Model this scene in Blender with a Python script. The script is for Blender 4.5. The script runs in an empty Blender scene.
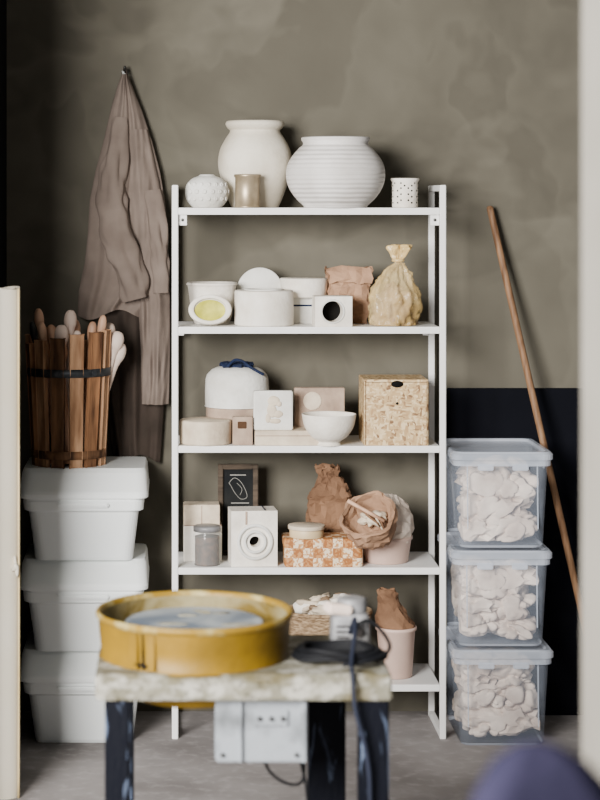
import bpy, bmesh, math, random
from mathutils import Vector, Matrix, Euler, noise
random.seed(7)
F=2030.0; CH=1.7
def X(px,D): return (px-175)/F*D
def Z(py,D): return CH-(py-200)/F*D
def srgb(c):
    return tuple(((v/255)/12.92 if v/255<=0.04045 else ((v/255+0.055)/1.055)**2.4) for v in c)+(1,)
# ---------------------------------------------------------------- materials
def new_mat(name):
    m=bpy.data.materials.new(name); m.use_nodes=True
    nt=m.node_tree; b=nt.nodes['Principled BSDF']
    return m,nt,b
def N(nt,t,**k):
    n=nt.nodes.new(t)
    for a,v in k.items(): setattr(n,a,v)
    return n
def mat(name,c1,c2=None,rough=0.7,scale=6,bump=0.0,bscale=40,stretch=(1,1,1),metal=0,lo=0.35,hi=0.65,det=6,trans=0.0,dist=0.0,bdist=0.01,coat=0,spec=0.5):
    m,nt,b=new_mat(name); L=nt.links
    tc=N(nt,'ShaderNodeTexCoord'); mp=N(nt,'ShaderNodeMapping'); mp.inputs['Scale'].default_value=stretch
    L.new(tc.outputs['Object'],mp.inputs['Vector'])
    if c2 is None: c2=tuple(v*0.9 for v in c1)
    n=N(nt,'ShaderNodeTexNoise'); n.inputs['Scale'].default_value=scale; n.inputs['Detail'].default_value=det; n.inputs['Distortion'].default_value=dist
    L.new(mp.outputs[0],n.inputs['Vector'])
    r=N(nt,'ShaderNodeValToRGB'); r.color_ramp.elements[0].position=lo; r.color_ramp.elements[1].position=hi
    r.color_ramp.elements[0].color=srgb(c1); r.color_ramp.elements[1].color=srgb(c2)
    L.new(n.outputs['Fac'],r.inputs[0]); L.new(r.outputs[0],b.inputs['Base Color'])
    b.inputs['Roughness'].default_value=rough; b.inputs['Metallic'].default_value=metal
    b.inputs['Coat Weight'].default_value=coat; b.inputs['Specular IOR Level'].default_value=spec
    if bump:
        n2=N(nt,'ShaderNodeTexNoise'); n2.inputs['Scale'].default_value=bscale; n2.inputs['Detail'].default_value=5
        L.new(mp.outputs[0],n2.inputs['Vector'])
        bp=N(nt,'ShaderNodeBump'); bp.inputs['Strength'].default_value=bump; bp.inputs['Distance'].default_value=bdist
        L.new(n2.outputs['Fac'],bp.inputs['Height']); L.new(bp.outputs[0],b.inputs['Normal'])
    if trans:
        out=[x for x in nt.nodes if x.type=='OUTPUT_MATERIAL'][0]
        t=N(nt,'ShaderNodeBsdfTransparent'); mx=N(nt,'ShaderNodeMixShader'); mx.inputs[0].default_value=1-trans
        L.new(t.outputs[0],mx.inputs[1]); L.new(b.outputs[0],mx.inputs[2]); L.new(mx.outputs[0],out.inputs['Surface'])
    return m
M={}
M['plaster']=mat('plaster_white',(236,230,219),(216,208,194),0.85,14,0.2,90)
M['plaster2']=mat('plaster_cool',(224,223,217),(200,197,188),0.85,10,0.25,70)
M['plaster_pink']=mat('plaster_aged',(172,150,131),(138,117,101),0.85,16,0.25,70)
M['plaster_beige']=mat('plaster_beige',(214,199,176),(186,169,147),0.85,16,0.25,70)
M['jar']=mat('bisque_jar',(222,215,199),(190,180,161),0.8,7,0.15,120)
M['ribpot']=mat('bisque_pot',(222,218,214),(194,189,183),0.7,7,0.1,120)
M['metal_white']=mat('powdercoat_white',(234,233,230),(226,225,222),0.45,8)
M['dark']=mat('painted_hole_shade',(14,13,12),(22,20,18),0.9,spec=0.1)  # near-black colour stands in for the shade inside holes, notch and seam
M['tin']=mat('tin_can',(170,154,128),(140,124,98),0.4,20,metal=0.5)
M['yellowclay']=mat('yellow_residue',(200,194,70),(166,162,44),0.6,30)
M['kraft']=mat('kraft_paper',(132,100,76),(98,72,54),0.9,9,0.3,60,spec=0.15)
M['kraft_dark']=mat('kraft_paper_dark',(80,56,38),(60,42,28),0.8,9,0.5,45,spec=0.15)
M['peach']=mat('peach_bag',(166,132,106),(132,102,80),0.9,9,0.3,60,spec=0.15)
M['claytan']=mat('clay_tan',(158,132,104),(104,84,64),0.7,14,0.5,40)
M['plastic_film']=mat('plastic_film',(244,216,158),(228,192,122),0.18,10,0.5,50,trans=0.68,lo=0.42,hi=0.58)
M['plastic_tie']=mat('plastic_tie',(240,212,154),(222,188,120),0.25,10,0.5,50,trans=0.35)
M['navy']=mat('navy_cloth',(30,42,72),(18,26,46),0.8,20,0.4,60,spec=0.2)
M['wood_frame']=mat('frame_wood',(84,72,60),(52,44,36),0.7,12,stretch=(1,1,6),spec=0.2)
M['slate']=mat('slate',(18,20,22),(36,36,34),0.8,spec=0.15)
M['chalk']=mat('chalk',(150,148,140))
M['glassjar']=mat('jar_glass',(225,228,225),(215,220,218),0.1,trans=0.84)
M['jarfill']=mat('jar_contents',(88,60,44),(48,33,26),0.8,60)
M['cream']=mat('cream_lid',(222,200,160),(200,176,136),0.5)
M['pinkbucket']=mat('pink_bucket',(208,180,166),(190,162,148),0.5)
M['whitebag']=mat('white_sack',(222,208,194),(188,172,156),0.8,10,0.3,40)
M['wicker']=mat('wicker',(170,144,112),(110,86,60),0.8,50,0.8,90,stretch=(1,1,3))
M['bin']=mat('bin_plastic',(238,241,239),(232,236,235),0.35,3)
M['clear']=mat('clear_plastic',(206,216,232),(196,208,228),0.12,5,trans=0.84)
M['clear_edge']=mat('clear_plastic_edge',(208,214,226),(192,202,216),0.18,5,trans=0.5)
M['scrap']=mat('plaster_scraps',(232,218,204),(186,168,154),0.85,9,0.5,16,lo=0.34,hi=0.66)
M['blackpanel']=mat('black_panel',(6,7,13),(10,11,18),0.75,3,0.05,20,spec=0.08)
M['stick']=mat('broom_wood',(136,104,76),(98,70,48),0.6,10,stretch=(8,8,0.6),spec=0.25)
M['stave']=mat('stave_wood',(166,120,84),(80,54,38),0.75,14,0.35,50,stretch=(2.2,2.2,0.35),lo=0.35,hi=0.66,spec=0.15)
M['stave2']=mat('stave_wood_dark',(130,94,66),(60,42,30),0.75,14,0.35,50,stretch=(2.2,2.2,0.35),spec=0.15)
M['stave3']=mat('stave_wood_light',(200,158,122),(134,98,70),0.75,14,0.35,50,stretch=(2.2,2.2,0.35),spec=0.15)
M['hoop']=mat('iron_hoop',(70,74,78),(42,44,46),0.5,20,metal=0.6)
M['toolwood']=mat('tool_wood',(210,170,140),(180,138,110),0.55,10,stretch=(3,3,0.6))
M['toolpale']=mat('tool_pale',(232,212,198),(208,186,170),0.6,10)
M['toolblack']=mat('tool_black',(30,28,28),(44,40,38),0.5)
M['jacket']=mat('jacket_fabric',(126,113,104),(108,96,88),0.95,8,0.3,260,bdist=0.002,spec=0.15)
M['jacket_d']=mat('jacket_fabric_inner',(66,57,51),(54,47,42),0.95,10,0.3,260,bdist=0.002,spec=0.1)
M['paper_roll']=mat('sheet_roll',(232,224,206),(224,214,192),0.5,3)
M['paper_edge']=mat('sheet_roll_edge',(220,200,154),(202,178,124),0.5,8)
M['yellow']=mat('yellow_basin',(126,96,10),(94,72,12),0.5,7,0.12,40,lo=0.36,hi=0.70,spec=0.3)
M['yellow_in']=mat('yellow_basin_inside',(92,74,22),(136,126,92),0.6,8,0.15,40,lo=0.42,hi=0.64,dist=0.8,spec=0.3)
M['yellow_rim']=mat('yellow_basin_rim',(128,100,26),(162,148,98),0.5,14,0.15,40,lo=0.48,hi=0.64,spec=0.3)
M['slip']=mat('dried_slip',(160,156,138),(132,122,90),0.8,14,0.4,40)
M['wheelhead']=mat('wheel_head',(92,104,118),(160,166,168),0.45,6,metal=0.0,lo=0.40,hi=0.62,dist=0.6)
M['leg']=mat('painted_leg',(5,7,16),(110,124,150),0.6,10,0.2,40,lo=0.58,hi=0.74,stretch=(2.5,2.5,0.7),dist=1,spec=0.12)
M['ctrl']=mat('control_panel',(140,145,150),(70,72,72),0.55,10,0.15,40,lo=0.46,hi=0.72,det=10,spec=0.25)
M['bolt']=mat('bolt',(90,90,88),(60,60,58),0.4,metal=0.8)
M['cable']=mat('cable_rubber',(9,10,13),(16,17,21),0.6,spec=0.2)
M['cable2']=mat('cable_grey',(34,38,52),(26,30,42),0.6,spec=0.2)
M['motor']=mat('motor_case',(140,140,142),(82,80,78),0.45,16)
M['uphol']=mat('blue_grey_fabric',(40,38,54),(32,31,45),1.0,30,0.2,200,spec=0.0)
M['chairleg']=mat('chair_leg',(40,36,40),(30,28,30),0.5)
M['jamb']=mat('jamb_plaster',(122,118,110),(114,110,102),0.9,4,0.1,60,spec=0.2)
M['ceil']=mat('ceiling_paint',(120,118,110),(112,110,102),0.9,4,0.1,60)
M['darkwall']=mat('partition_charcoal',(18,18,20),(12,12,14),0.9,3,0.2,30,spec=0.1)  # charcoal surface of the added left partition
def layered(name,layers,rough=0.8,spec=0.3,bump=0.15,bsc=7):
    m,nt,b=new_mat(name); L=nt.links
    tc=N(nt,'ShaderNodeTexCoord')
    def nz(sc,det,dis,loc,st):
        mp=N(nt,'ShaderNodeMapping'); mp.inputs['Location'].default_value=loc; mp.inputs['Scale'].default_value=st; L.new(tc.outputs['Object'],mp.inputs[0])
        n=N(nt,'ShaderNodeTexNoise'); n.inputs['Scale'].default_value=sc; n.inputs['Detail'].default_value=det; n.inputs['Distortion'].default_value=dis
        L.new(mp.outputs[0],n.inputs['Vector']); return n.outputs['Fac']
    def ramp(f,stops):
        r=N(nt,'ShaderNodeValToRGB'); e=r.color_ramp.elements
        e[0].position=stops[0][0]; e[0].color=stops[0][1]; e[1].position=stops[-1][0]; e[1].color=stops[-1][1]
        for p,c in stops[1:-1]:
            x=e.new(p); x.color=c
        L.new(f,r.inputs[0]); return r.outputs[0]
    sc,de,di,lo_,st,c1,c2=layers[0]
    a=ramp(nz(sc,de,di,lo_,st),[(0.3,srgb(c1)),(0.7,srgb(c2))])
    for sc,de,di,lo_,st,stops,k,col in layers[1:]:
        f=ramp(nz(sc,de,di,lo_,st),[(p,(v,v,v,1)) for p,v in stops])
        mm=N(nt,'ShaderNodeMath',operation='MULTIPLY'); mm.inputs[1].default_value=k; L.new(f,mm.inputs[0])
        x=N(nt,'ShaderNodeMixRGB'); L.new(mm.outputs[0],x.inputs[0]); L.new(a,x.inputs[1]); x.inputs[2].default_value=srgb(col); a=x.outputs[0]
    L.new(a,b.inputs['Base Color']); b.inputs['Roughness'].default_value=rough; b.inputs['Specular IOR Level'].default_value=spec
    bp=N(nt,'ShaderNodeBump'); bp.inputs['Strength'].default_value=bump; bp.inputs['Distance'].default_value=0.01
    L.new(nz(bsc,6,0.5,(0,0,0),(1,1,1)),bp.inputs['Height']); L.new(bp.outputs[0],b.inputs['Normal'])
    return m
M['wall']=layered('wall_lime_plaster',[
 (1.8,5,0.3,(0,0,0),(1,1,1),(77,73,63),(90,86,75)),
 (1.5,3,0.3,(3,1,2),(1,1,1.5),[(0.48,0),(0.53,1),(0.68,0)],0.18,(130,125,111)),
 (2.3,3,0.2,(7,4,9),(1.3,1,1),[(0.42,0),(0.53,1),(0.56,0)],0.13,(126,121,107)),
 (1.9,4,0.3,(17,2,5),(1,1,1.3),[(0.50,0),(0.56,1),(0.68,0)],0.18,(54,51,43))],0.8,0.25,0.2,7)
M['floor']=layered('floor_concrete',[
 (4,8,0.0,(0,0,0),(1,1,1),(112,107,105),(132,127,125)),
 (2.0,4,0.2,(5,1,2),(1,1,1),[(0.40,0),(0.66,1),(0.9,1)],0.45,(178,173,171)),
 (24,10,0.0,(2,7,1),(1,1,1),[(0.50,0),(0.70,1),(0.9,1)],0.25,(186,182,180))],0.9,0.12,0.1,30)
M['tabletop']=layered('table_top_stained',[
 (9,8,0.0,(0,0,0),(1,1,1),(98,94,78),(128,125,110)),
 (30,10,0.0,(5,1,2),(0.7,1,1),[(0.46,0),(0.60,1),(0.9,1)],0.7,(176,173,163)),
 (18,10,0.0,(2,7,1),(0.5,1,1),[(0.50,0),(0.60,1),(0.9,1)],0.7,(82,72,36)),
 (70,6,0.0,(1,3,8),(1,1,1),[(0.56,0),(0.62,1),(0.9,1)],0.5,(56,51,40))],0.75,0.25,0.3,50)
def rib_bump(m,sc):
    nt=m.node_tree; b=nt.nodes['Principled BSDF']; L=nt.links
    tc=N(nt,'ShaderNodeTexCoord'); w=N(nt,'ShaderNodeTexWave',bands_direction='Z'); w.inputs['Scale'].default_value=sc; w.inputs['Distortion'].default_value=0.8
    L.new(tc.outputs['Object'],w.inputs['Vector']); bp=N(nt,'ShaderNodeBump'); bp.inputs['Strength'].default_value=0.45; bp.inputs['Distance'].default_value=0.005
    L.new(w.outputs['Fac'],bp.inputs['Height']); L.new(bp.outputs[0],b.inputs['Normal'])
rib_bump(M['ribpot'],22)
def osb():
    m,nt,b=new_mat('osb_board'); L=nt.links
    tc=N(nt,'ShaderNodeTexCoord')
    outs=[]
    for rot,sc in (((0.2,0.7,0.2),(60,60,150)),((0.2,-0.9,0.3),(150,60,64)),((0.1,0.1,0.5),(85,70,85))):
        mp=N(nt,'ShaderNodeMapping'); mp.inputs['Rotation'].default_value=rot; mp.inputs['Scale'].default_value=sc
        L.new(tc.outputs['Object'],mp.inputs[0])
        v=N(nt,'ShaderNodeTexVoronoi'); v.inputs['Scale'].default_value=1; L.new(mp.outputs[0],v.inputs['Vector'])
        sp=N(nt,'ShaderNodeSeparateColor'); L.new(v.outputs['Color'],sp.inputs[0]); outs.append(sp.outputs)
    mx=N(nt,'ShaderNodeMix')
    gt=N(nt,'ShaderNodeMath',operation='GREATER_THAN'); gt.inputs[1].default_value=0.5; L.new(outs[2][1],gt.inputs[0])
    L.new(gt.outputs[0],mx.inputs[0]); L.new(outs[0][0],mx.inputs[2]); L.new(outs[1][0],mx.inputs[3])
    r=N(nt,'ShaderNodeValToRGB'); e=r.color_ramp.elements; e[0].position=0.0; e[0].color=srgb((112,80,48)); e[1].position=0.95; e[1].color=srgb((216,192,150)); k=e.new(0.15); k.color=srgb((166,132,90)); k=e.new(0.55); k.color=srgb((192,162,116))
    L.new(mx.outputs[0],r.inputs[0]); L.new(r.outputs[0],b.inputs['Base Color']); b.inputs['Roughness'].default_value=0.6
    return m
M['osb']=osb()
def tilepat():
    m,nt,b=new_mat('patterned_tin'); L=nt.links
    tc=N(nt,'ShaderNodeTexCoord')
    c=N(nt,'ShaderNodeTexChecker'); c.inputs['Scale'].default_value=32; c.inputs['Color1'].default_value=srgb((222,202,172)); c.inputs['Color2'].default_value=srgb((150,92,42))
    mp=N(nt,'ShaderNodeMapping'); mp.inputs['Location'].default_value=(0.003,0.003,0.003); L.new(tc.outputs['Object'],mp.inputs[0])
    L.new(mp.outputs[0],c.inputs['Vector'])
    v=N(nt,'ShaderNodeTexNoise'); v.inputs['Scale'].default_value=110; L.new(tc.outputs['Object'],v.inputs['Vector'])
    r=N(nt,'ShaderNodeValToRGB'); r.color_ramp.elements[0].position=0.5; r.color_ramp.elements[1].position=0.54; L.new(v.outputs['Fac'],r.inputs[0])
    inv=N(nt,'ShaderNodeMixRGB'); L.new(r.outputs[0],inv.inputs[0]); L.new(c.outputs[0],inv.inputs[1])
    inv.inputs[2].default_value=srgb((180,128,78))
    L.new(inv.outputs[0],b.inputs['Base Color']); b.inputs['Roughness'].default_value=0.45
    return m
M['pattern']=tilepat()

# ---------------------------------------------------------------- builder
def catmull(pts,n):
    P=[Vector(p) for p in pts]; out=[]
    for i in range(len(P)-1):
        p0=P[max(i-1,0)];p1=P[i];p2=P[i+1];p3=P[min(i+2,len(P)-1)]
        for k in range(n):
            t=k/n
            out.append(0.5*((2*p1)+(p2-p0)*t+(2*p0-5*p1+4*p2-p3)*t*t+(3*p1-p0-3*p2+p3)*t**3))
    out.append(P[-1]); return out
def crumple(amp,freq,seed=0,zk=1.0):
    def f(v):
        q=Vector((v.x,v.y,v.z*zk))*freq+Vector((seed*7.3,seed*3.1,seed*1.7))
        d=noise.noise_vector(q*1.6)
        a=noise.noise(q*0.6)
        h=Vector((v.x,v.y,0)); hn=h.normalized() if h.length>1e-6 else Vector((0,0,1))
        c1=abs(noise.noise(q*0.8+Vector((11,3,5)))); c2=abs(noise.noise(Vector((q.z,q.x,q.y))*1.5+Vector((1,9,2))))
        r=v+d*amp*0.45+hn*(a*amp*1.4)+hn*(-amp*1.1*(1-min(1,c1*3.2))**1.5-amp*0.6*(1-min(1,c2*3.2))**1.5)
        if v.z<0.004: r.z=v.z
        return r
    return f
def facets(amp,seed=0,big=0.006):
    def f(v):
        q=v*140+Vector((seed*7.3,seed*3.1,seed*1.7))
        r=v+noise.cell_vector(q)*amp-Vector((amp,amp,amp))*0.5+noise.noise_vector(v*16+Vector((seed,0,0)))*big
        if v.z<0.004: r.z=v.z
        return r
    return f
class B:
    def __init__(s,name,loc=(0,0,0),rotz=0):
        s.name=name; s.loc=Vector(loc); s.bm=bmesh.new(); s.mats=[]; s.rotz=rotz
    def _m(s,m):
        m=M[m]
        if m not in s.mats: s.mats.append(m)
        return s.mats.index(m)
    def _add(s,t,m,smooth,mtx=None,jit=None,tri=False):
        if mtx is not None: bmesh.ops.transform(t,matrix=mtx,verts=t.verts)
        if jit:
            for v in t.verts: v.co=jit(v.co.copy())
        if tri: bmesh.ops.triangulate(t,faces=t.faces)
        bmesh.ops.recalc_face_normals(t,faces=t.faces)
        i=s._m(m)
        for f in t.faces: f.material_index=i; f.smooth=smooth
        me=bpy.data.meshes.new('t'); t.to_mesh(me); t.free(); s.bm.from_mesh(me); bpy.data.meshes.remove(me)
    def mt(s,c,rot): return Matrix.Translation(Vector(c))@Euler(rot).to_matrix().to_4x4()
    def box(s,c,size,m,rot=(0,0,0),bev=0.002,jit=None,sub=0):
        t=bmesh.new(); bmesh.ops.create_cube(t,size=1)
        bmesh.ops.scale(t,vec=size,verts=t.verts)
        if sub: bmesh.ops.subdivide_edges(t,edges=t.edges,cuts=sub,use_grid_fill=True)
        elif bev: bmesh.ops.bevel(t,geom=t.edges[:],offset=min(bev,min(size)*0.45),segments=2,affect='EDGES')
        s._add(t,m,False,s.mt(c,rot),jit)
    def lathe(s,prof,m,c=(0,0,0),rot=(0,0,0),k=1.0,segs=48,sm=4,jit=None,flat=False,sx=1,sy=1,post=None,tri=False):
        pr=catmull([(a,b,0) for a,b in prof],sm) if sm>1 else [Vector((a,b,0)) for a,b in prof]
        t=bmesh.new(); rings=[]
        for ri,p in enumerate(pr):
            r=max(p.x,0)*k; z=p.y*k; o_=(ri%2)*0.5 if tri else 0
            if r<1e-5: rings.append([t.verts.new((0,0,z))])
            else: rings.append([t.verts.new((r*sx*math.cos(2*math.pi*(i+o_)/segs),r*sy*math.sin(2*math.pi*(i+o_)/segs),z)) for i in range(segs)])
        for a,b in zip(rings[:-1],rings[1:]):
            if len(a)==1 and len(b)==1: continue
            for i in range(segs):
                j=(i+1)%segs
                if len(a)==1: t.faces.new((a[0],b[i],b[j]))
                elif len(b)==1: t.faces.new((a[i],a[j],b[0]))
                else: t.faces.new((a[i],a[j],b[j],b[i]))
        if jit:
            for v in t.verts: v.co=jit(v.co.copy())
        s._add(t,m,not flat,s.mt(c,rot),post,tri)
    def cylb(s,r,h,m,c=(0,0,0),rot=(0,0,0),bev=0.003,segs=48,r2=None):
        r2=r if r2 is None else r2
        s.lathe([(0,0),(r-bev,0),(r-bev*.3,bev*.3),(r,bev),(r2,h-bev),(r2-bev*.3,h-bev*.3),(r2-bev,h),(0,h)],m,c,rot,sm=1,segs=segs,flat=False)
    def loft(s,rings,m,cap0=True,cap1=True,n=5,smooth=False,c=(0,0,0),rot=(0,0,0),jit=None,ns=1,zs=1,tri=False):
        if zs>1:
            rr=[]
            for a,b in zip(rings[:-1],rings[1:]):
                kk=zs if abs(b[5]-a[5])>0.03 else max(1,zs//2)
                for k in range(kk): rr.append(tuple(a[q]+(b[q]-a[q])*k/kk for q in range(6)))
            rr.append(rings[-1]); rings=rr
        t=bmesh.new(); R=[]
        for (cx,cy,w,d,r,z) in rings:
            L=[]
            r=min(r,w/2*.99,d/2*.99)
            for qx,qy,a0 in ((1,1,0),(-1,1,90),(-1,-1,180),(1,-1,270)):
                for i in range(n+1):
                    a=math.radians(a0+90*i/n)
                    L.append(Vector((cx+qx*(w/2-r)+r*math.cos(a),cy+qy*(d/2-r)+r*math.sin(a),z)))
            if ns>1:
                L2=[]; m1=n+1
                for i,v in enumerate(L):
                    L2.append(v)
                    if i%m1==n:
                        nx=L[(i+1)%len(L)]
                        for k in range(1,ns): L2.append(v.lerp(nx,k/ns))
                L=L2
            R.append([t.verts.new(v) for v in L])
        for a,b in zip(R[:-1],R[1:]):
            for i in range(len(a)):
                j=(i+1)%len(a); t.faces.new((a[i],a[j],b[j],b[i]))
        if cap0: t.faces.new(R[0])
        if cap1: t.faces.new(R[-1])
        s._add(t,m,smooth,s.mt(c,rot),jit,tri)
    def tube(s,pts,r,m,sm=6,segs=10,rr=None):
        P=catmull(pts,sm) if sm>1 else [Vector(p) for p in pts]
        t=bmesh.new(); rings=[]; up=None
        for i,p in enumerate(P):
            d=(P[min(i+1,len(P)-1)]-P[max(i-1,0)]).normalized()
            if up is None: up=d.orthogonal().normalized()
            up=(up-d*up.dot(d)).normalized(); sd=d.cross(up)
            q=r if rr is None else r*(rr[0]+(rr[1]-rr[0])*i/(len(P)-1))
            rings.append([t.verts.new(p+(up*math.cos(2*math.pi*k/segs)+sd*math.sin(2*math.pi*k/segs))*q) for k in range(segs)])
        for a,b in zip(rings[:-1],rings[1:]):
            for i in range(segs):
                j=(i+1)%segs; t.faces.new((a[i],a[j],b[j],b[i]))
        t.faces.new(rings[0]); t.faces.new(rings[-1])
        s._add(t,m,True)
    def blob(s,c,rad,m,amp=0.2,freq=10,seed=0,sub=4,smooth=True,lim=None,soft=False):
        t=bmesh.new(); bmesh.ops.create_icosphere(t,subdivisions=sub,radius=1)
        for v in t.verts:
            n=v.co.copy(); q=Vector((n.x*rad[0],n.y*rad[1],n.z*rad[2]))
            w=q*freq+Vector((seed*5.1,seed*2.7,seed))
            if soft:
                c1=abs(noise.noise(w)); c2=abs(noise.noise(Vector((w.y,w.z,w.x))*2.1))
                f=1+amp*(0.5*noise.noise(w*0.6)-0.45*(1-min(1,c1*3))**1.5-0.2*(1-min(1,c2*3))**1.5)
            else:
                f=1+amp*(noise.turbulence(w,3,True)-0.6)*1.6+amp*noise.noise(w*0.5)
            v.co=q*f
            if lim:
                p=v.co+Vector(c); 
                for ax,(lo_,hi_) in enumerate(((-lim[0],lim[0]),(-lim[1],lim[1]),(lim[2],lim[3]))):
                    over_=max(0,p[ax]-hi_); und=max(0,lo_-p[ax])
                    p[ax]=p[ax]-over_*0.9+und*0.9
                v.co=p-Vector(c)
        s._add(t,m,smooth,Matrix.Translation(Vector(c)))
    def grid(s,fn,nu,nv,m,thick=0):
        t=bmesh.new(); G=[[t.verts.new(fn(i/nu,j/nv)) for i in range(nu+1)] for j in range(nv+1)]
        for j in range(nv):
            for i in range(nu): t.faces.new((G[j][i],G[j][i+1],G[j+1][i+1],G[j+1][i]))
        s._add(t,m,True)
    def holed(s,w,d,h,r,m,c=(0,0,0),rot=(0,0,0),depth=None,hm='dark',off=(0,0)):
        depth=depth or d*0.8; t=bmesh.new(); n=40; y=-d/2; oz=h/2+off[1]; ox=off[0]
        cir=[];sq=[];inn=[]
        for i in range(n):
            a=2*math.pi*(i+0.5)/n; ca,sa=math.cos(a),math.sin(a)
            cir.append(t.verts.new((ox+r*ca,y,oz+r*sa))); inn.append(t.verts.new((ox+r*ca,y+depth,oz+r*sa)))
            kx=1/max(abs(ca),abs(sa)); sq.append(t.verts.new((w/2*ca*kx,y,h/2+h/2*sa*kx)))
        for cx in (-1,1):
            for cz in (0,1):
                q=Vector((cx*w/2,y,cz*h)); v=min(sq,key=lambda v:(v.co-q).length); v.co=q
        bk=[t.verts.new((v.co.x,d/2,v.co.z)) for v in sq]
        for i in range(n):
            j=(i+1)%n
            t.faces.new((cir[i],cir[j],sq[j],sq[i])); t.faces.new((sq[i],sq[j],bk[j],bk[i])); t.faces.new((cir[i],inn[i],inn[j],cir[j]))
        t.faces.new(bk)
        s._add(t,m,False,s.mt(c,rot))
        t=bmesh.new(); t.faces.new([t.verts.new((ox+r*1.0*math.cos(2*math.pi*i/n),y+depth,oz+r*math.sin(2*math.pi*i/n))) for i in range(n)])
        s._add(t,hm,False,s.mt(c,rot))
    def done(s,weld=True):
        me=bpy.data.meshes.new(s.name); s.bm.to_mesh(me); s.bm.free()
        for m in s.mats: me.materials.append(m)
        o=bpy.data.objects.new(s.name,me); o.location=s.loc; o.rotation_euler=(0,0,s.rotz)
        bpy.context.scene.collection.objects.link(o); return o

# ---------------------------------------------------------------- room
WY=6.75
b=B('wall_back',(0,WY,0)); b.box((1.2,0.06,1.5),(4.6,0.12,3.0),'wall',bev=0); b.done()
b=B('floor'); b.box((1.2,3.2,-0.05),(4.6,7.3,0.1),'floor',bev=0); b.done()
b=B('ceiling_sky_block',(0,0,3.0)); b.box((1.2,5.0,0.05),(4.6,3.7,0.1),'ceil',bev=0); b.done()  # unseen, added to keep overhead sky light off the back wall
b=B('left_shade_partition',(-0.56,6.125,0)); b.box((-0.06,0,1.5),(0.12,1.25,3.0),'darkwall',bev=0); b.done()  # stub added to block the lamp and shade the back wall's left side
b=B('wall_right',(0.0,3.0,0)); b.box((0.621+0.6,0.0,1.5),(1.2,0.22,3.0),'jamb',bev=0.01); b.done()
# ---------------------------------------------------------------- shelf
SF=6.40; SB=6.70; xl=X(172,SF); xr=X(446,SF)
BZ=[1.675,1.2996,0.924,0.540,0.171]
b=B('shelving_unit',((xl+xr)/2,SF,0))
hx=(xr-xl)/2; pw=0.019
for sx in (-1,1):
    cx=sx*(hx-pw/2)
    for cy in (pw/2,SB-SF-pw/2): b.box((cx,cy,1.747/2),(pw,pw,1.747),'metal_white',bev=0.0015)
    for cz in (1.747-pw/2,pw/2): b.box((cx,(SB-SF)/2,cz),(pw-0.001,SB-SF-2*pw,pw),'metal_white',bev=0.0015)
for z in BZ:
    b.box((0,(SB-SF)/2,z-0.0105),(2*hx-2*pw+0.001,SB-SF-0.004,0.021),'metal_white',bev=0.002)
for sx in (-1,1):
    b.box((sx*(hx-pw-0.014),0.02,BZ[0]-0.038),(0.028,0.003,0.034),'metal_white',bev=0.001)
    b.cylb(0.005,0.004,'bolt',c=(sx*(hx-pw-0.014),0.0185,BZ[0]-0.038),rot=(math.pi/2,0,0),bev=0.001,segs=12)
    for z in BZ[1:4]:
        b.box((sx*(hx-pw-0.01),SB-SF-0.02,z-0.033),(0.02,0.003,0.024),'metal_white',bev=0.001)
b.done()
def so(name,pxc,D,z,rotz=0):
    o=B(name,(X(pxc,D),D,z+0.0003),rotz); o.p=D/F; return o
# top board
b=so('ceramic_jar',255,6.61,BZ[0])
b.lathe([(0,0),(21,0),(24,1.5),(30,16),(35.5,34),(37,46),(35,58),(30,68),(26,74),(25,77),(27.5,79.5),(29.5,83),(28.5,86),(26,86.5),(24.5,83),(23,78),(24,73),(32,56),(33,45),(20,6),(0,5)],'jar',k=b.p,segs=64); b.done()
b=so('round_ceramic_pot',335.5,6.48,BZ[0])
b.lathe([(0,0),(29,0),(32,2),(41,11),(47.5,22),(49.5,33),(48,43),(43,52),(37,59),(33,62.5),(32.5,65),(34,67.5),(34,70),(31.5,70.5),(30,67),(30,62),(40,50),(46,33),(30,5),(0,4)],'ribpot',k=b.p,segs=72); b.done()
b=so('carved_round_vase',207,6.50,BZ[0])
b.lathe([(0,0),(12,0),(15,1),(20,7),(22,15),(20.5,23),(15,29),(9,31.5),(7,33),(5.5,33),(5,30),(0,22)],'plaster2',k=b.p,segs=48)
for i in range(7):
    a=-2.6+i*0.36
    for kz,rz in ((9,20.6),(16,22),(23,20.4)):
        aa=a+(0.18 if kz==16 else 0)
        b.lathe([(0,0),(2.2,0.1),(2.6,0.6),(1.6,1.3),(0,0.5)],'plaster2',c=(rz*b.p*math.cos(aa),rz*b.p*math.sin(aa),kz*b.p),rot=(0,math.pi/2,aa),k=b.p*0.9,segs=10,sm=2)
b.done()
b=so('tin_cup',247.5,6.455,BZ[0])
b.lathe([(0,0),(13,0),(13,1.5),(12.4,2),(12.4,30),(13.4,31),(13.6,33),(13,33.5),(12,33),(11.8,4),(0,3)],'tin',k=b.p,sm=1); b.done()
b=so('pierced_cup',405,6.50,BZ[0])
b.lathe([(0,0),(12,0),(12.8,1),(13,26),(14.5,28),(14,29.5),(12.6,29),(12,26),(11.8,3),(0,2)],'plaster',k=b.p,sm=1)
for i in range(22):
    a=2*math.pi*i/22
    for kz in (5,11,17,22):
        if (i+kz)%3: b.lathe([(0,0.35),(0.9,0.35),(1.0,0)],'dark',c=(12.75*b.p*math.cos(a),12.75*b.p*math.sin(a),(kz+(i%2)*2.5)*b.p),rot=(0,math.pi/2,a),k=b.p,segs=8,sm=1)
b.done()
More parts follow.
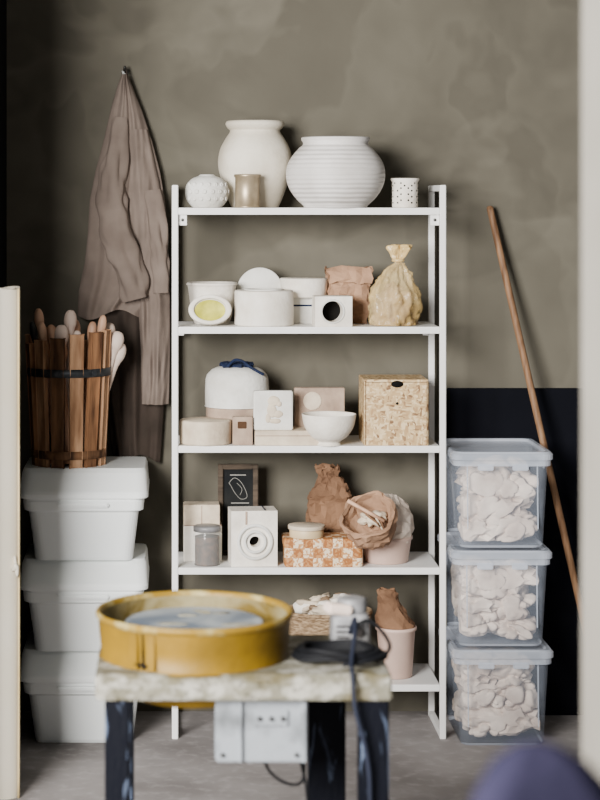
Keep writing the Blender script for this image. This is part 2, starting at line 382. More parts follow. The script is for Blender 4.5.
# board 2
z=BZ[1]
b=so('plaster_bowl_mould',212,6.57,z)
b.lathe([(0,0),(15,0),(18,2),(21,14),(24,36),(25.5,39),(25,41),(22,41),(20,36),(16,10),(0,6)],'plaster',k=b.p)
b.done()
b=so('split_slip_mould',210,6.445,z)
b.lathe([(0,0),(19,0),(21,1),(21.5,5),(21,9),(16.5,9),(15.5,6),(8,3.5),(0,3)],'plaster',c=(0,0.012,15*b.p),rot=(math.radians(78),0,0),k=b.p,sy=0.7)
b.lathe([(0,0.3),(10,0.6),(15.3,2.2)],'yellowclay',c=(0,0.012-4.2*b.p,15.3*b.p),rot=(math.radians(78),0,0),k=b.p,sy=0.7,sm=2)
b.done()
b=so('plaster_disc',260,6.63,z)
b.cylb(23*b.p,0.022,'plaster2',c=(0,0.02,31.5*b.p),rot=(math.radians(85),0,0)); b.box((0,0.01,4*b.p),(36*b.p,0.05,8.6*b.p),'plaster2'); b.done()
b=so('round_plaster_mould',264,6.495,z)
b.cylb(29.5*b.p,35*b.p,'plaster',bev=0.005,segs=64)
b.lathe([(14,35.05),(20,35.1),(20,36),(14,36),(14,35.05)],'plaster2',k=b.p,sm=1); b.done()
b=so('stacked_plaster_mould',304,6.61,z)
b.box((2*b.p,0,13*b.p),(42*b.p,0.08,26*b.p),'plaster2'); b.cylb(22.5*b.p,19*b.p,'plaster',c=(0,0,26*b.p),bev=0.004,r2=24*b.p)
b.box((3*b.p,0,18*b.p),(42.6*b.p,0.082,1.8*b.p),'navy',bev=0); b.done()
b=so('bored_plaster_block',332,6.455,z,0.05)
b.holed(37*b.p,0.085,30*b.p,10.5*b.p,'plaster',off=(-0.003,0.0))
b.lathe([(10.4,0),(12.4,0),(12,1),(10.6,1),(10.4,0)],'plaster2',c=(-0.003,-0.0425,15*b.p),rot=(math.pi/2,0,0),k=b.p,sm=1); b.done()
b=so('peach_paper_bag',348,6.61,z)
b.loft([(0,0,36*b.p,0.10,0.006,0),(0,0,39*b.p,0.11,0.010,6*b.p),(0,0,41*b.p,0.115,0.012,20*b.p),(0,0,40*b.p,0.11,0.010,34*b.p),(0,0,38*b.p,0.09,0.008,45*b.p),(0,-0.004,41*b.p,0.08,0.006,51*b.p),(-0.002,-0.024,44*b.p,0.05,0.006,57*b.p),(-0.002,-0.048,46*b.p,0.024,0.004,52*b.p),(0,-0.058,43*b.p,0.012,0.003,46*b.p),(0.002,-0.062,40*b.p,0.006,0.002,40*b.p)],'peach',n=2,smooth=False,jit=facets(0.012,2,0.010),ns=6,zs=3,tri=True)
b.done()
b=so('tied_clay_bag',394,6.49,z)
b.lathe([(0,0),(19,0),(22,4),(22.5,18),(20,28),(13,36),(6,42),(0,43)],'claytan',k=b.p,segs=64,jit=crumple(0.016,24,3))
pl=lambda v:(lambda a,rr: v+Vector((v.x,v.y,0))*(0.10*math.sin(13*a+v.z*30)*min(1,v.z/0.12))+Vector((max(0,v.z-0.1)*0.13,0,0)))(math.atan2(v.y,v.x),0)
b.lathe([(0,0),(22,0),(25.5,4),(26.5,18),(24.5,34),(18,48),(9,58),(4.5,63),(4.2,66)],'plastic_film',k=b.p,segs=120,sm=5,jit=lambda v:pl(crumple(0.010,30,5)(v)))
b.lathe([(4.2,65),(7,70),(11,77),(9,80.5),(3,75),(0,73)],'plastic_tie',k=b.p,segs=120,sm=5,jit=lambda v:pl(crumple(0.006,34,5)(v))+Vector((v.x,v.y,0))*0.25*math.sin(5*math.atan2(v.y,v.x)))
b.lathe([(4,0),(6,0),(6.4,1.5),(5.8,3),(4,3),(4,0)],'plastic_tie',c=(0.013,0,63.5*b.p),k=b.p,sm=2); b.done()
# board 3
z=BZ[2]
b=so('round_mould_with_cloth',237,6.585,z)
b.cylb(31*b.p,33*b.p,'plaster_pink',bev=0.004)
b.lathe([(0,33.1),(30,33.1),(31.5,34),(32,38),(31.5,60),(28,67),(20,72),(0,74)],'plaster2',k=b.p,sm=2,segs=64)
b.box((0,0,73*b.p),(33*b.p,0.095,7*b.p),'navy',sub=14,jit=crumple(0.009,40,6))
b.tube([(-10*b.p,-20*b.p,74*b.p),(-3*b.p,-14*b.p,80*b.p),(5*b.p,-13*b.p,79*b.p),(12*b.p,-20*b.p,74*b.p),(26*b.p,-20*b.p,66*b.p)],0.0045,'navy')
b.done()
b=so('low_plaster_mould',205.5,6.475,z)
b.cylb(26*b.p,24*b.p,'plaster_beige',bev=0.006,segs=64); b.done()
b=so('small_mould_box',242,6.435,z)
b.box((0.002,0.01,14*b.p),(20*b.p,0.04,28*b.p),'plaster_pink'); b.box((0,-0.011,20*b.p),(9*b.p,0.004,7*b.p),'kraft_dark'); b.done()
b=so('plaster_slab',288,6.49,z)
b.box((0,0,7.2*b.p),(68*b.p,0.15,14.4*b.p),'plaster_beige'); b.box((0,-0.0752,9.5*b.p),(67*b.p,0.0015,0.8*b.p),'plaster_pink',bev=0); b.done()
zt=z+14.4*6.49/F
b=so('relief_mould',273,6.45,zt)
b.box((0,0.004,19.5*b.p),(39*b.p,0.03,39*b.p),'plaster2',bev=0.003)
yy=-0.0115
for sxx,sz,rr,rz in ((0,29,6,6),(-1,20,4.5,8),(4,16,6,4),(-5,12,3,6),(6,26,3,3),(2,9,6,3)):
    b.blob((sxx*b.p,yy,sz*b.p),(rr*b.p,0.005,rz*b.p),'plaster_beige',0.2,30,sxx,sub=3)
b.done()
b=so('relief_tile',318,6.54,zt)
b.box((0.004,0.004,19.5*b.p),(50*b.p,0.036,39*b.p),'plaster_pink')
b.cylb(9*b.p,0.004,'plaster_beige',c=(-6*b.p,-0.0138,26*b.p),rot=(math.pi/2,0,0)); b.done()
b=so('white_bowl',329,6.425,z)
b.lathe([(0,0),(12,0),(13,1),(12,4),(19,9),(26,19),(29,32),(28.6,33.5),(27.2,32),(24,20),(16,11),(0,8)],'plaster',k=b.p*0.93,segs=64); b.done()
b=so('osb_drawer_box',393,6.505,z)
w=63*b.p;h=65*b.p;d=0.19
b.box((0,0,h/2),(w,d,h),'osb',bev=0.001)
for s_ in (-1,1): b.box((s_*(w/2-0.004),-d/2-0.001,h/2),(0.0015,0.002,h*0.97),'kraft_dark',bev=0)
b.box((0,-d/2-0.0005,h-0.008),(w*0.97,0.0015,0.0015),'kraft_dark',bev=0)
b.lathe([(0,0.6),(6,0.6),(6.1,0)],'dark',c=(0.003,-d/2-0.0002,h-0.014),rot=(math.pi/2,0,0),k=b.p,sm=1,sy=0.55)
b.lathe([(0,0.6),(1.3,0.6),(1.4,0)],'dark',c=(0.003,-d/2-0.0002,h-0.075),rot=(math.pi/2,0,0),k=b.p,sm=1)
b.done()
# board 4
z=BZ[3]
b=so('framed_chalk_drawing',238,6.63,z)
W=40*b.p;H=91*b.p;t=5*b.p
b.box((0,0.006,H/2),(W-t,0.006,H-t),'slate',bev=0)
for s_ in (-1,1): b.box((s_*(W/2-t/2),0,H/2),(t,0.018,H),'wood_frame')
for zz in (t/2,H-t/2): b.box((0,0,zz),(W-2*t,0.018,t),'wood_frame')
pts=[(-9,72),(-4,77),(2,74),(7,66),(9,58),(3,56),(-3,62),(-7,69),(-9,72)]
b.tube([(a*b.p,0.002,(c)*b.p) for a,c in pts],0.0009,'chalk',segs=6)
b.tube([(-1*b.p,0.002,72*b.p),(4*b.p,0.002,66*b.p),(2*b.p,0.002,60*b.p)],0.0008,'chalk',segs=6)
b.box((0,0.002,80*b.p),(16*b.p,0.001,0.8*b.p),'chalk',bev=0); b.box((2*b.p,0.002,52*b.p),(18*b.p,0.001,0.8*b.p),'chalk',bev=0)
b.done()
b=so('stacked_mould_blocks',202.5,6.56,z)
b.box((0,0,17.5*b.p),(38*b.p,0.09,35*b.p),'plaster'); b.box((-1*b.p,0,45.5*b.p),(36*b.p,0.08,20.5*b.p),'plaster_beige'); b.box((0,0,35.2*b.p),(37*b.p,0.085,1.2*b.p),'plaster_pink',bev=0)
b.box((-1*b.p,-0.0402,45*b.p),(1*b.p,0.002,20*b.p),'plaster_pink',bev=0); b.done()
b=so('glass_jar',207,6.462,z)
b.lathe([(0,0.5),(11.5,0.5),(12,2),(12,26),(11,28),(0,29)],'jarfill',k=b.p,sm=2)
b.lathe([(0,0),(13,0),(13.6,2),(13.6,30),(12,34),(12,36)],'glassjar',k=b.p,sm=1)
b.lathe([(12,33.5),(13.6,33.5),(13.8,38),(12.5,39),(0,39.4)],'motor',k=b.p,sm=1)
b.done()
b=so('ringed_plaster_mould',252.5,6.475,z,0.08)
b.holed(46*b.p,0.10,55*b.p,5.5*b.p,'plaster',depth=0.05,off=(0.002,-0.01))
for r0,r1,hh in ((15,18,2.2),(9,11.5,2.6)):
    b.lathe([(r0,0),(r1,0),(r1,hh),(r0,hh),(r0,0)],'plaster2',c=(0.002,-0.05,55*b.p/2-0.01),rot=(math.pi/2,0,0),k=b.p,sm=1)
b.box((11*b.p,0,55.6*b.p),(0.004,0.1,0.004),'navy'); b.box((-8*b.p,-0.0505,48*b.p),(2*b.p,0.003,13*b.p),'plaster_pink',bev=0)
b.done()
b=so('patterned_tin_box',322.5,6.475,z)
b.loft([(0,0,76*b.p,0.12,0.012,0),(0,0,78*b.p,0.125,0.014,0.004),(0,0,78*b.p,0.125,0.014,21*b.p)],'pattern')
b.loft([(0,0,80*b.p,0.13,0.015,20.5*b.p),(0,0,80*b.p,0.13,0.015,27*b.p),(0,0,78*b.p,0.126,0.012,28*b.p)],'pattern'); b.done()
z2=z+28*6.475/F
b=so('cream_lidded_pot',306.5,6.455,z2)
b.cylb(17*b.p,8*b.p,'cream',bev=0.002); b.cylb(18.5*b.p,4*b.p,'plaster_beige',c=(0,0,8*b.p),bev=0.002); b.done()
b=so('kraft_paper_bag',330,6.62,z)
R_=[(0,0,36*b.p,0.10,0.01,0),(0,0,40*b.p,0.11,0.012,5*b.p),(0,0,43*b.p,0.11,0.014,30*b.p),(0,0,44*b.p,0.11,0.016,52*b.p)]
R_+=[(0,-0.004,41*b.p,0.10,0.018,62*b.p),(0,-0.008,34*b.p,0.08,0.018,70*b.p),(-0.002,-0.012,24*b.p,0.055,0.012,77*b.p),(-0.004,-0.012,18*b.p,0.045,0.01,82*b.p),(-0.006,-0.018,22*b.p,0.055,0.01,88*b.p),(-0.008,-0.02,24*b.p,0.055,0.01,91*b.p),(-0.006,-0.018,15*b.p,0.035,0.006,84*b.p)]
b.loft(R_,'kraft',n=2,smooth=False,jit=facets(0.011,11,0.010),ns=6,zs=4,tri=True); b.done()
b=so('pink_bucket_with_sack',386,6.52,z)
b.lathe([(0,0),(21,0),(22,1),(25,22),(26.5,23),(26.5,26),(25,26)],'pinkbucket',k=b.p,sm=1)
b.lathe([(23,20),(26,26),(27.5,34),(27,44),(24,52),(18,60),(8,66),(0,67)],'whitebag',k=b.p,segs=24,sm=2,flat=True,tri=True,jit=facets(0.010,13,0.008))
b.done()
b=so('open_paper_bag_of_clay',374,6.44,z+0.075)
R_=(math.radians(38),math.radians(-20),0)
b.lathe([(0,0),(14,1),(22,6),(26,16),(28,26),(28.5,33),(26,34),(24.5,28),(21,18),(10,10),(0,9)],'peach',k=b.p,segs=26,sm=2,flat=True,tri=True,jit=facets(0.010,17,0.010),rot=R_,c=(0,0,6*b.p))
b.blob((-3*b.p,-4*b.p,24*b.p),(15*b.p,12*b.p,8*b.p),'plaster_beige',0.6,26,4)
for i in range(5):
    b.tube([((-14+i*4)*b.p,-16*b.p,(36-i*2)*b.p),((-8+i*4)*b.p,-20*b.p,(29-i)*b.p),((2+i*2)*b.p,-23*b.p,(22-i*3)*b.p)],0.003,('kraft','kraft_dark','plaster_beige','kraft','kraft_dark')[i],segs=7)
b.tube([(-28*b.p,-18*b.p,44*b.p),(8*b.p,-20*b.p,24*b.p)],0.006,'toolwood',sm=1)
b.done()
# board 5
z=BZ[4]
b=so('wicker_basket_of_scraps',327,6.545,z)
b.lathe([(0,0),(34,0),(37,2),(42,34),(44,60),(45.5,62),(45,65),(42,65),(41,60),(38,30),(0,10)],'wicker',k=b.p,sy=0.72,jit=lambda v:v+Vector((v.x,v.y,0))*(0.012*math.sin(v.z*900)*math.cos(20*math.atan2(v.y,v.x))),segs=96)
for i in range(18):
    a=i*2.4; r=(0.2+0.7*random.random())*30*b.p
    b.blob((r*math.cos(a),r*math.sin(a)*.65,(62+random.random()*14)*b.p),(13*b.p,10*b.p,6*b.p),('plaster_beige','plaster','claytan')[i%3],0.9,26,i,sub=3)
b.done()
b=so('clay_bucket',396,6.52,z)
b.lathe([(0,0),(15,0),(16,1),(19,46),(20.5,47),(20.5,50),(18,50),(17,44),(0,40)],'pinkbucket',k=b.p,sm=1)
b.lathe([(0,40),(17,46),(18,56),(14,66),(10,74),(10,82),(8,87),(4,82),(0,76)],'kraft',k=b.p,segs=18,sm=2,flat=True,tri=True,jit=lambda v:facets(0.009,19,0.006)(v)+Vector((-max(0,v.z-0.15)*0.25,0,0)))
b.done()
# ---------------------------------------------------------------- right: clear boxes, panel, stick
BD=6.30; bw=0.308; dep=0.38; bx=1.0195
for i in range(3):
    zb=i*0.308
    b=B('clear_storage_box',(bx+(0.002,-0.001,0.0)[i],BD+dep/2+0.005*(i==1),zb))
    h=0.285
    b.loft([(0,0,bw-0.055,dep-0.06,0.03,0.003),(0,0,bw-0.045,dep-0.045,0.03,0.012),(0,0,bw-0.02,dep-0.02,0.03,h-0.02)],'clear',cap1=False,smooth=True)
    b.loft([(0,0,bw-0.055,dep-0.06,0.03,0.0),(0,0,bw-0.046,dep-0.05,0.03,0.008)],'clear_edge',cap1=False)
    b.loft([(0,0,bw-0.02,dep-0.02,0.03,h-0.03),(0,0,bw-0.004,dep-0.004,0.03,h-0.028),(0,0,bw-0.004,dep-0.004,0.03,h-0.012)],'clear_edge',cap0=False,cap1=False)
    b.loft([(0,0,bw-0.002,dep,0.03,h-0.012),(0,0,bw+0.008,dep+0.004,0.03,h-0.008),(0,0,bw+0.008,dep+0.004,0.03,h+0.008),(0,0,bw-0.006,dep-0.01,0.03,h+0.016),(0,0,bw-0.03,dep-0.035,0.03,h+0.016),(0,0,bw-0.04,dep-0.045,0.03,h+0.008)],'clear_edge',cap0=False)
    for s_ in (-1,1):
        b.box((s_*(bw/2-0.001),0,h-0.03),(0.006,0.08,0.05),'clear_edge',bev=0.002)
        b.box((s_*(bw/2-0.045),-dep/2+0.017,h/2+0.02),(0.004,0.006,h*0.72),'clear_edge',rot=(-0.06,0,0),bev=0.0015)
        b.box((s_*(bw/2-0.10),-dep/2+0.006,h-0.032),(0.05,0.012,0.02),'clear_edge',bev=0.003)
    k=0
    lim=(bw/2-0.036,dep/2-0.040,0.014,h-0.026)
    for lz in range(3):
        for lx in range(2):
            for ly in range(2):
                k+=1
                fl=(k+i)%3==0
                b.blob((-0.052+lx*0.104+random.uniform(-.022,.022),-0.088+ly*0.17+random.uniform(-.014,.014),0.06+lz*0.068+random.uniform(-.012,.012)),
                       (random.uniform(.078,.098),random.uniform(.078,.092),random.uniform(.046,.062)),'scrap',0.9 if fl else 0.75,22 if fl else 13,k+i*40,sub=3 if fl else 5,smooth=not fl,lim=lim,soft=True)
    b.done()
b=B('black_panel',(X(447,6.71),6.71,0))
x0=X(447,6.71); wP=1.0-x0+0.35; hP=Z(388,6.72)
b.box((wP/2,0.0,hP/2),(wP,0.016,hP),'blackpanel',rot=(-0.012,0,0),bev=0.002); b.done()
p1=Vector((X(490,6.715),6.715,Z(208,6.715))); 
p2=Vector((X(609,6.45),6.45,0.012))
b=B('wooden_broomstick',p2)
dv=p1-p2
b.tube([Vector((0,0,0)),dv*0.5,dv*0.995,dv],0.0115,'stick',sm=1,segs=16,rr=(1.0,1.0))
b.lathe([(0.0115,-0.004),(0.0105,0.002),(0.007,0.006),(0,0.008)],'stick',c=dv,sm=2,segs=16); b.done()
# ---------------------------------------------------------------- left: bins
bd=6.31; bcx=(X(18,bd)+X(148,bd))/2; bwid=X(148,bd)-X(18,bd)
PH=0.2855
for i in range(3):
    b=B('stacking_storage_bin',(bcx,bd+0.19,i*PH))
    W=bwid;Dp=0.38
    b.loft([(0,0.01,W-0.10,Dp-0.08,0.03,0.0),(0,0.01,W-0.095,Dp-0.07,0.035,0.01),(0,0.0,W-0.06,Dp-0.035,0.035,0.155),(0,0,W-0.05,Dp-0.03,0.035,0.157),(0,0,W-0.03,Dp-0.018,0.035,0.162),(0,0,W-0.026,Dp-0.014,0.035,0.190),(0,0,W-0.03,Dp-0.018,0.035,0.192),(0,0,W-0.03,Dp-0.018,0.035,0.197),(0,0,W-0.006,Dp-0.002,0.035,0.199),(0,0,W,Dp,0.035,0.202),(0,0,W,Dp,0.035,0.212),(0,0.002,W-0.004,Dp-0.006,0.035,0.22),(0,0.03,W-0.012,Dp-0.065,0.035,0.272),(0,0.038,W-0.022,Dp-0.085,0.03,PH-0.001),(0,0.04,W-0.05,Dp-0.12,0.03,PH-0.0005)],'bin',n=6)
    b.box((0,-Dp/2+0.002,0.180),(W*0.4,0.016,0.014),'bin',bev=0.004)
    b.done()
# wooden slatted bucket
zb=3*PH
bu=B('slatted_wooden_bucket',(X(69,6.50),6.50,zb)); p=6.5/F
nS=13
random.seed(3)
for i in range(nS):
    a=2*math.pi*(i+0.25)/nS
    rb,rt=34*p,41*p; hh=(130+random.uniform(-10,6))*p
    mm=('stave','stave3','stave2','stave3')[(i*7+3)%4]
    t=bmesh.new(); bmesh.ops.create_cube(t,size=1); wv=random.uniform(11.6,13.6)*p; tl=random.uniform(-0.025,0.025)
    for v in t.verts:
        zt_=v.co.z+0.5; r=(rb+(rt-rb)*zt_)+v.co.y*0.013
        wd=wv*(0.92+0.12*zt_)*v.co.x+tl*(zt_-.5)*0.3
        v.co=Vector((r*math.cos(a)-wd*math.sin(a),r*math.sin(a)+wd*math.cos(a),zt_*hh))
    bmesh.ops.bevel(t,geom=t.edges[:],offset=0.002,segments=2,affect='EDGES')
    bu._add(t,mm,False)
bu.cylb(31*p,0.02,'stave2',c=(0,0,0.01))
for zc,rr in ((93,39.8),(12,35.4)):
    bu.lathe([(rr+1.2,zc-4),(rr+2.2,zc-4),(rr+2.4,zc+4),(rr+1.4,zc+4),(rr+1.2,zc-4)],'hoop' if zc>50 else 'stave2',k=p,sm=1,segs=60)
bu.cylb(3*p,0.006,'hoop',c=(-10*p,-41.4*p,93*p),rot=(math.pi/2,0,0),bev=0.001,segs=14)
bu.cylb(3*p,0.006,'hoop',c=(26*p,-33.5*p,93*p),rot=(math.pi/2,0,0.65),bev=0.001,segs=14)
for i,(tx,ty,lx,top,rr,mm) in enumerate([(-30,0,-2,155,4.5,'toolwood'),(-24,-14,-5,142,4,'toolwood'),(-8,-22,3,140,6.5,'toolpale'),(-2,-8,8,154,6,'toolpale'),(4,8,2,144,6,'toolwood'),(12,-16,-6,134,5,'toolpale'),(20,0,8,142,4.5,'toolwood'),(26,-12,18,149,4,'toolwood'),(28,10,26,140,6.5,'toolpale'),(-16,14,-6,138,5,'toolwood'),(-4,-26,-10,124,8,'toolwood'),(31,0,38,132,7,'toolpale'),(-34,-4,-6,142,3,'toolblack'),(22,-22,6,124,4,'toolwood'),(30,6,46,120,6.5,'toolpale')]):
    x0_,y0_=tx*p*0.5,ty*p*0.5
    P0=Vector((x0_,y0_,0.03)); P1=Vector(((tx+lx*0.5)*p,ty*p,top*p)); d_=(P1-P0); L_=d_.length/p
    q=d_.to_track_quat('Z','Y').to_euler()
    bu.lathe([(0,0),(rr*.7,1),(rr*.6,L_*0.6),(rr*.62,L_-24),(rr*1.05,L_-14),(rr*1.0,L_-6),(rr*.55,L_-1),(0,L_)],mm,c=P0,rot=q,k=p,segs=16,sm=3)
bu.done()
# roll of sheet standing at left
b=B('standing_sheet_roll',(-0.491,5.80,0)); 
H=Z(288,5.8)
t=bmesh.new(); prev=None; nT=150
for i in range(nT+1):
    a=-2.2-2*math.pi*3.2*(1-i/nT); r=0.03+0.0225*i/nT
    hh=H+0.004*math.sin(a*2)
    q=[t.verts.new((r*math.cos(a),r*math.sin(a),zz)) for zz in (0,H*0.33,H*0.66,hh)]
    if prev:
        for k in range(3): t.faces.new((prev[k],q[k],q[k+1],prev[k+1]))
    prev=q
b._add(t,'paper_roll',True)
b.lathe([(0,0.001),(0.03,0.001),(0.03,H-0.01),(0,H-0.01)],'paper_roll',sm=1)
b.tube([(0.046,-0.029,0.0),(0.047,-0.028,H*0.3),(0.0465,-0.0285,H*0.6),(0.046,-0.029,H)],0.0035,'paper_edge',segs=6)
b.blob((0.038,-0.038,0.66),(0.010,0.008,0.035),'paper_roll',0.8,40,5,sub=3)
b.done()
# ---------------------------------------------------------------- jacket on the wall
def interp(tab,y):
    for (a,u),(c,v) in zip(tab[:-1],tab[1:]):
        if y<=c:
            k=(y-a)/(c-a); k=max(0,min(1,k)); return u+(v-u)*k
    return tab[-1][1]
JD=6.72; jx=X(125,JD); jz=Z(75,JD); jp=JD/F
jb=B('hanging_work_jacket',(jx,JD,jz))
def cloth(Ltab,Rtab,y0,y1,front,amp,nf,ph,m,bul,nu=80,nv=130,hem=0):
    def fn(u,v):
        y=y0+(y1-y0)*v
        if hem: y+=hem*v*math.sin(u*7+ph)*1.0
        l=interp(Ltab,y0+(y1-y0)*v); r=interp(Rtab,y0+(y1-y0)*v); x=l+(r-l)*u
        env=(0.35+0.65*min(1,v*2.0))
        uu=u+0.06*math.sin(v*5+ph)+0.05*noise.noise(Vector((u*3,v*4,ph)))
        f=math.sin(2*math.pi*nf*uu+ph+1.2*math.sin(v*3.0+ph))+0.45*math.sin(2*math.pi*nf*2.1*uu+ph*2+v*4)
        nn=noise.noise(Vector((u*5,v*9,ph)))*0.9+noise.noise(Vector((u*9+v*6,v*16,ph+4)))*0.5
        d=front+bul*math.sin(math.pi*min(1,max(0,u)))**0.6+amp*env*(f+nn)*math.sin(math.pi*min(1,max(0,u*0.96+0.02)))**0.35
        return Vector(((x-125)*jp,-max(0.002,d)+0.0,-(y-75)*jp))
    jb.grid(fn,nu,nv,m)
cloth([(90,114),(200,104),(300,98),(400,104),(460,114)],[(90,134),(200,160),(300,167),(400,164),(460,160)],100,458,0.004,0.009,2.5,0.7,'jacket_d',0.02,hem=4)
cloth([(72,123),(85,118),(110,111),(140,104),(170,96),(200,90),(235,88),(262,85),(290,79),(312,78)],[(72,127),(85,132),(110,142),(140,152),(170,160),(200,165),(235,168),(262,168),(290,165),(312,142)],75,314,0.02,0.0095,2.6,0.2,'jacket',0.035,hem=5)
cloth([(130,128),(200,124),(260,124),(300,138),(350,141),(403,142)],[(130,148),(180,159),(240,167),(300,170),(350,170),(403,169)],130,403,0.03,0.008,1.7,2.0,'jacket',0.03,nu=60)
def sleeve(pts,m):
    P=[Vector(((a-125)*jp,-d,-(c-75)*jp)) for a,c,d,r in pts]; Rr=[r*jp for *_,r in pts]
    C=catmull(P,10); n=len(C); t=bmesh.new(); rings=[]
    for i,c in enumerate(C):
        k=i/10; i0=min(int(k),len(Rr)-1); i1=min(i0+1,len(Rr)-1); r=Rr[i0]+(Rr[i1]-Rr[i0])*(k-i0)
        dd=(C[min(i+1,n-1)]-C[max(i-1,0)]).normalized(); sd=dd.cross(Vector((0,1,0))).normalized(); fr=Vector((0,-1,0))
        rings.append([])
        for s_ in range(48):
            a=2*math.pi*s_/48
            w=1+0.12*math.sin(3*a+i*0.22)+0.35*noise.noise(Vector((math.cos(a)*1.5,math.sin(a)*1.5,i*0.2)))
            rings[-1].append(t.verts.new(c+sd*math.cos(a)*r*w+fr*math.sin(a)*r*0.62*w))
    for a,c in zip(rings[:-1],rings[1:]):
        for i in range(48): t.faces.new((a[i],a[(i+1)%48],c[(i+1)%48],c[i]))
    jb._add(t,m,True)
sleeve([(122,118,0.05,7),(116,160,0.06,12),(112,200,0.07,15),(118,235,0.075,16),(129,268,0.075,15),(137,298,0.075,13)],'jacket')
sleeve([(153,190,0.05,9),(157,230,0.06,10),(160,262,0.062,9),(162,292,0.062,8)],'jacket')
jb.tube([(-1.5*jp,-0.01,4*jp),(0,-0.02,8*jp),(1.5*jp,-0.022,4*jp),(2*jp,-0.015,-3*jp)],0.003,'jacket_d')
jb.done()
b=B('wall_hook',(jx,WY,jz)); b.tube([(0,0,0.012),(0,-0.03,0.012),(0,-0.052,0.012),(0,-0.06,0.026)],0.004,'bolt'); b.cylb(0.012,0.004,'bolt',c=(0,0,0.012),rot=(math.pi/2,0,0),bev=0.001,segs=20); b.done()
# ---------------------------------------------------------------- pottery wheel table
TZ=0.682; T0=4.35; T1=4.76
tx0=X(95,T0); tx1=X(392,T0); tcx=(tx0+tx1)/2; tw=tx1-tx0
b=B('pottery_wheel_table',(tcx,T0,0))
b.box((0,(T1-T0)/2,TZ-0.028),(tw,T1-T0,0.056),'tabletop',bev=0.005)
lt=TZ-0.055
for lx0,lx1,D in ((105,130,T0+0.03),(358,388,T0+0.03),(308,345,T1-0.05),(113,134,T1-0.05)):
    xa=X(lx0,D)-tcx; xb=X(lx1,D)-tcx
    b.box(((xa+xb)/2,D-T0,lt/2),(xb-xa,0.05,lt),'leg',bev=0.004)
for s_ in (-1,1): b.box((s_*(tw/2-0.05),(T1-T0)/2,0.14),(0.03,T1-T0-0.08,0.03),'leg',bev=0.003)
b.lathe([(0.13,0),(0.135,0),(0.135,0.035),(0.13,0.035),(0.13,0)],'yellow',c=(X(194,4.56)-tcx-0.003,0.19,TZ-0.085),sm=1,segs=60)
cx=X(261,4.42)-tcx
b.box((cx,0.085,TZ-0.125),(0.2,0.1,0.145),'ctrl',bev=0.004)
b.box((cx-0.045,0.03,TZ-0.125),(0.004,0.012,0.14),'ctrl',bev=0.001); b.box((cx+0.09,0.03,TZ-0.125),(0.012,0.012,0.14),'ctrl',bev=0.002)
b.box((cx+0.02,0.032,TZ-0.10),(0.075,0.006,0.035),'ctrl',bev=0.002)
for dx,dz in ((-0.005,0.025),(0.02,0.025),(0.045,0.025),(-0.085,-0.055),(0.075,-0.055)):
    b.cylb(0.005,0.005,'bolt',c=(cx+dx,0.034 if dz<0 else 0.028,TZ-0.125+dz),rot=(math.pi/2,0,0),bev=0.001,segs=12)
b.done()
# basin
BYc=4.562; bxc=X(194.5,BYc)
b=B('yellow_splash_basin',(bxc,BYc,TZ+0.0003))
R0=0.2185
b.lathe([(0,0),(R0-0.018,0),(R0-0.010,0.003),(R0-0.002,0.082)],'yellow',sm=2,segs=96)
b.lathe([(R0-0.002,0.082),(R0+0.002,0.086),(R0+0.004,0.093),(R0,0.099),(R0-0.007,0.097),(R0-0.010,0.088)],'yellow_rim',sm=2,segs=96)
b.lathe([(R0-0.010,0.088),(R0-0.020,0.012),(0.05,0.008),(0,0.008)],'yellow_in',sm=2,segs=96)
b.lathe([(0,0.05),(0.152,0.05),(0.156,0.053),(0.156,0.070),(0.152,0.073),(0.149,0.073),(0.06,0.0725),(0,0.072)],'wheelhead',sm=1,segs=72)
b.lathe([(0.03,0.008),(0.03,0.05)],'wheelhead',sm=1)
for i in range(5):
    a=2*math.pi*random.random(); rr=0.1*random.random()+0.01
    b.blob((rr*math.cos(a),rr*math.sin(a),0.072),(random.uniform(.02,.045),random.uniform(.01,.02),0.002),'slip',0.5,40,i+50,sub=2)
for px_,wd,mt_,off in ((142,0.005,'dark',0.0),(133,0.022,'yellow',0.002),(151,0.018,'yellow',0.002)):
    x_=X(px_,4.36)-bxc; a=math.asin(x_/R0); 
    b.box(((R0-0.004+off)*math.sin(a),-(R0-0.004+off)*math.cos(a),0.043),(wd,0.006,0.078),mt_,rot=(0,0,a),bev=0.001)
x_=X(140,4.36)-bxc; a=math.asin(x_/R0); b.box(((R0-.004)*math.sin(a),-(R0-.004)*math.cos(a)-0.003,0.014),(0.04,0.006,0.007),'dark',rot=(0,0.1,a))
b.done()
fx=X(350,4.62)
b=B('electric_motor_unit',(fx,4.62,TZ+0.0003))
b.loft([(0,0,0.085,0.08,0.012,0),(0,0,0.09,0.085,0.014,0.006),(0,0,0.086,0.08,0.014,0.07),(0,0,0.074,0.068,0.014,0.08)],'motor',smooth=False)
b.lathe([(0.02,0),(0.033,0),(0.035,0.004),(0.034,0.028),(0.028,0.034),(0,0.036)],'motor',c=(0.005,0.01,0.078),sm=2)
b.box((-0.03,-0.03,0.094),(0.06,0.04,0.022),'toolpale',rot=(0,0.15,0.3),bev=0.005)
b.cylb(0.012,0.012,'toolblack',c=(0.015,-0.041,0.045),rot=(math.pi/2,0,0),bev=0.002,segs=20)
for i in range(4): b.box((-0.02,-0.043,0.02+i*0.012),(0.03,0.003,0.004),'toolblack',bev=0)
b.done()
b=B('coiled_power_cable',(X(340,4.47),4.47,TZ))
pts=[]
for i in range(15*4+1):
    a=2*math.pi*i/15-0.6; r=0.088+0.010*math.sin(i*0.9)
    pts.append((r*1.05*math.cos(a),r*0.72*math.sin(a),0.006+0.0065*i/15+0.003*math.sin(i*1.7)+0.004))
b.tube(pts,0.0045,'cable',sm=4,segs=8)
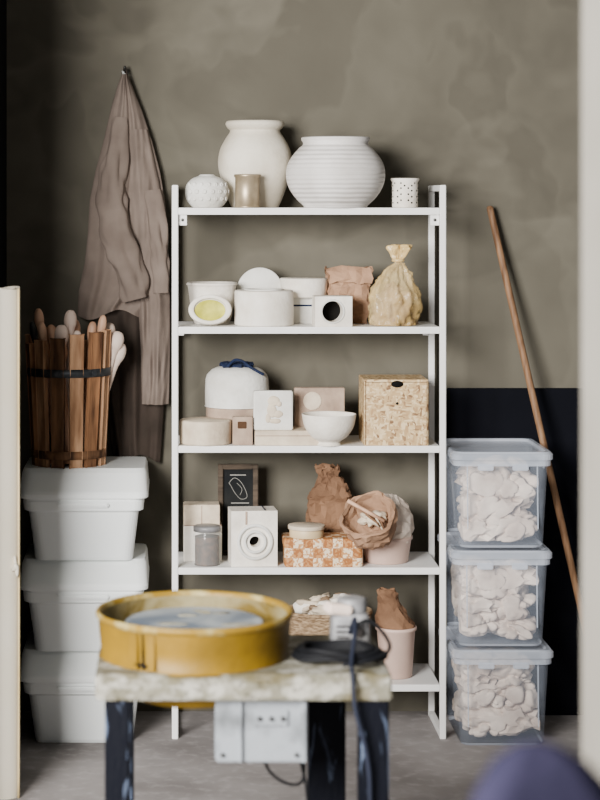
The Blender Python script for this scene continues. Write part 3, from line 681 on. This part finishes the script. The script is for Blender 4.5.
b.tube([(0.03,0.10,0.05),(0.07,0.08,0.075),(0.104,0.03,0.05),(0.105,-0.02,0.03),(0.06,-0.07,0.02),(0.0,-0.08,0.012)],0.0045,'cable',segs=8)
b.tube([(0.03,0.09,0.045),(0.035,0.03,0.09),(0.03,-0.03,0.07),(0.018,-0.09,0.025),(0.016,-0.13,0.0),(0.022,-0.138,-0.07),(0.045,-0.135,-0.16),(0.054,-0.13,-0.26),(0.05,-0.12,-0.45),(0.055,-0.08,-0.62),(0.09,0.02,-TZ+0.006),(0.2,0.2,-TZ+0.006)],0.0048,'cable2',segs=8)
b.done()
b=B('hanging_cable',(X(280,4.5),4.5,0))
b.tube([(-0.04,0.03,0.56),(-0.035,0.0,0.47),(-0.02,0.0,0.43),(0.02,0.0,0.405),(0.05,0.01,0.41),(0.055,0.02,0.46),(0.05,0.03,0.56)],0.0035,'cable',segs=8)
b.tube([(0.02,0.01,0.56),(0.045,-0.01,0.46),(0.06,-0.005,0.38),(0.07,0.02,0.2),(0.08,0.05,0.006),(0.12,0.15,0.006)],0.0035,'cable',segs=8)
b.done()
# ---------------------------------------------------------------- foreground chair
b=B('upholstered_chair',(X(552,2.1),2.1,0))
b.loft([(0,0,0.10,0.05,0.025,0.70),(0,0,0.15,0.07,0.035,0.76),(0,0,0.19,0.075,0.037,0.90),(0,0,0.185,0.075,0.037,1.03),(-0.005,0,0.155,0.07,0.035,1.08),(-0.012,0,0.10,0.055,0.027,1.118),(-0.015,0,0.05,0.03,0.015,1.135),(-0.015,0,0.015,0.01,0.005,1.14)],'uphol',n=12,smooth=True)
b.loft([(0,-0.20,0.36,0.36,0.05,0.44),(0,-0.20,0.40,0.40,0.06,0.46),(0,-0.20,0.40,0.40,0.06,0.50),(0,-0.20,0.35,0.35,0.06,0.525)],'uphol',n=8,smooth=True)
for sx in (-1,1):
    b.tube([(sx*0.12,-0.01,0.47),(sx*0.06,0.0,0.60),(sx*0.05,0,0.80)],0.012,'chairleg',sm=3)
    for y in (-0.36,-0.04): b.tube([(sx*0.15,y,0.46),(sx*0.18,y+(-0.02 if y<-0.2 else 0.02),0.0)],0.014,'chairleg',sm=1)
b.done()
# ---------------------------------------------------------------- light
w=bpy.data.worlds.new('world'); bpy.context.scene.world=w; w.use_nodes=True
bg=w.node_tree.nodes['Background']; bg.inputs[0].default_value=(0.94,0.96,1.0,1); bg.inputs[1].default_value=0.27
def area(name,loc,tgt,sz,sy,e,col):
    l=bpy.data.lights.new(name,'AREA'); l.shape='RECTANGLE'; l.size=sz; l.size_y=sy; l.energy=e; l.color=col
    o=bpy.data.objects.new(name,l); o.location=loc; o.rotation_euler=(Vector(tgt)-Vector(loc)).to_track_quat('-Z','Y').to_euler()
    bpy.context.scene.collection.objects.link(o)
area('window_light',(-1.9,1.4,2.2),(0.6,6.5,1.2),1.8,1.8,850,(1.0,0.975,0.945))
# ---------------------------------------------------------------- camera
c=bpy.data.cameras.new('camera'); co=bpy.data.objects.new('camera',c); bpy.context.scene.collection.objects.link(co)
co.location=(0,0,CH); co.rotation_euler=(math.pi/2,0,0)
c.sensor_fit='VERTICAL'; c.sensor_height=36; c.sensor_width=27; c.lens=F/800*36
c.shift_x=125/800; c.shift_y=-200/800
c.dof.use_dof=True; c.dof.focus_distance=6.45; c.dof.aperture_fstop=2.8
bpy.context.scene.camera=co
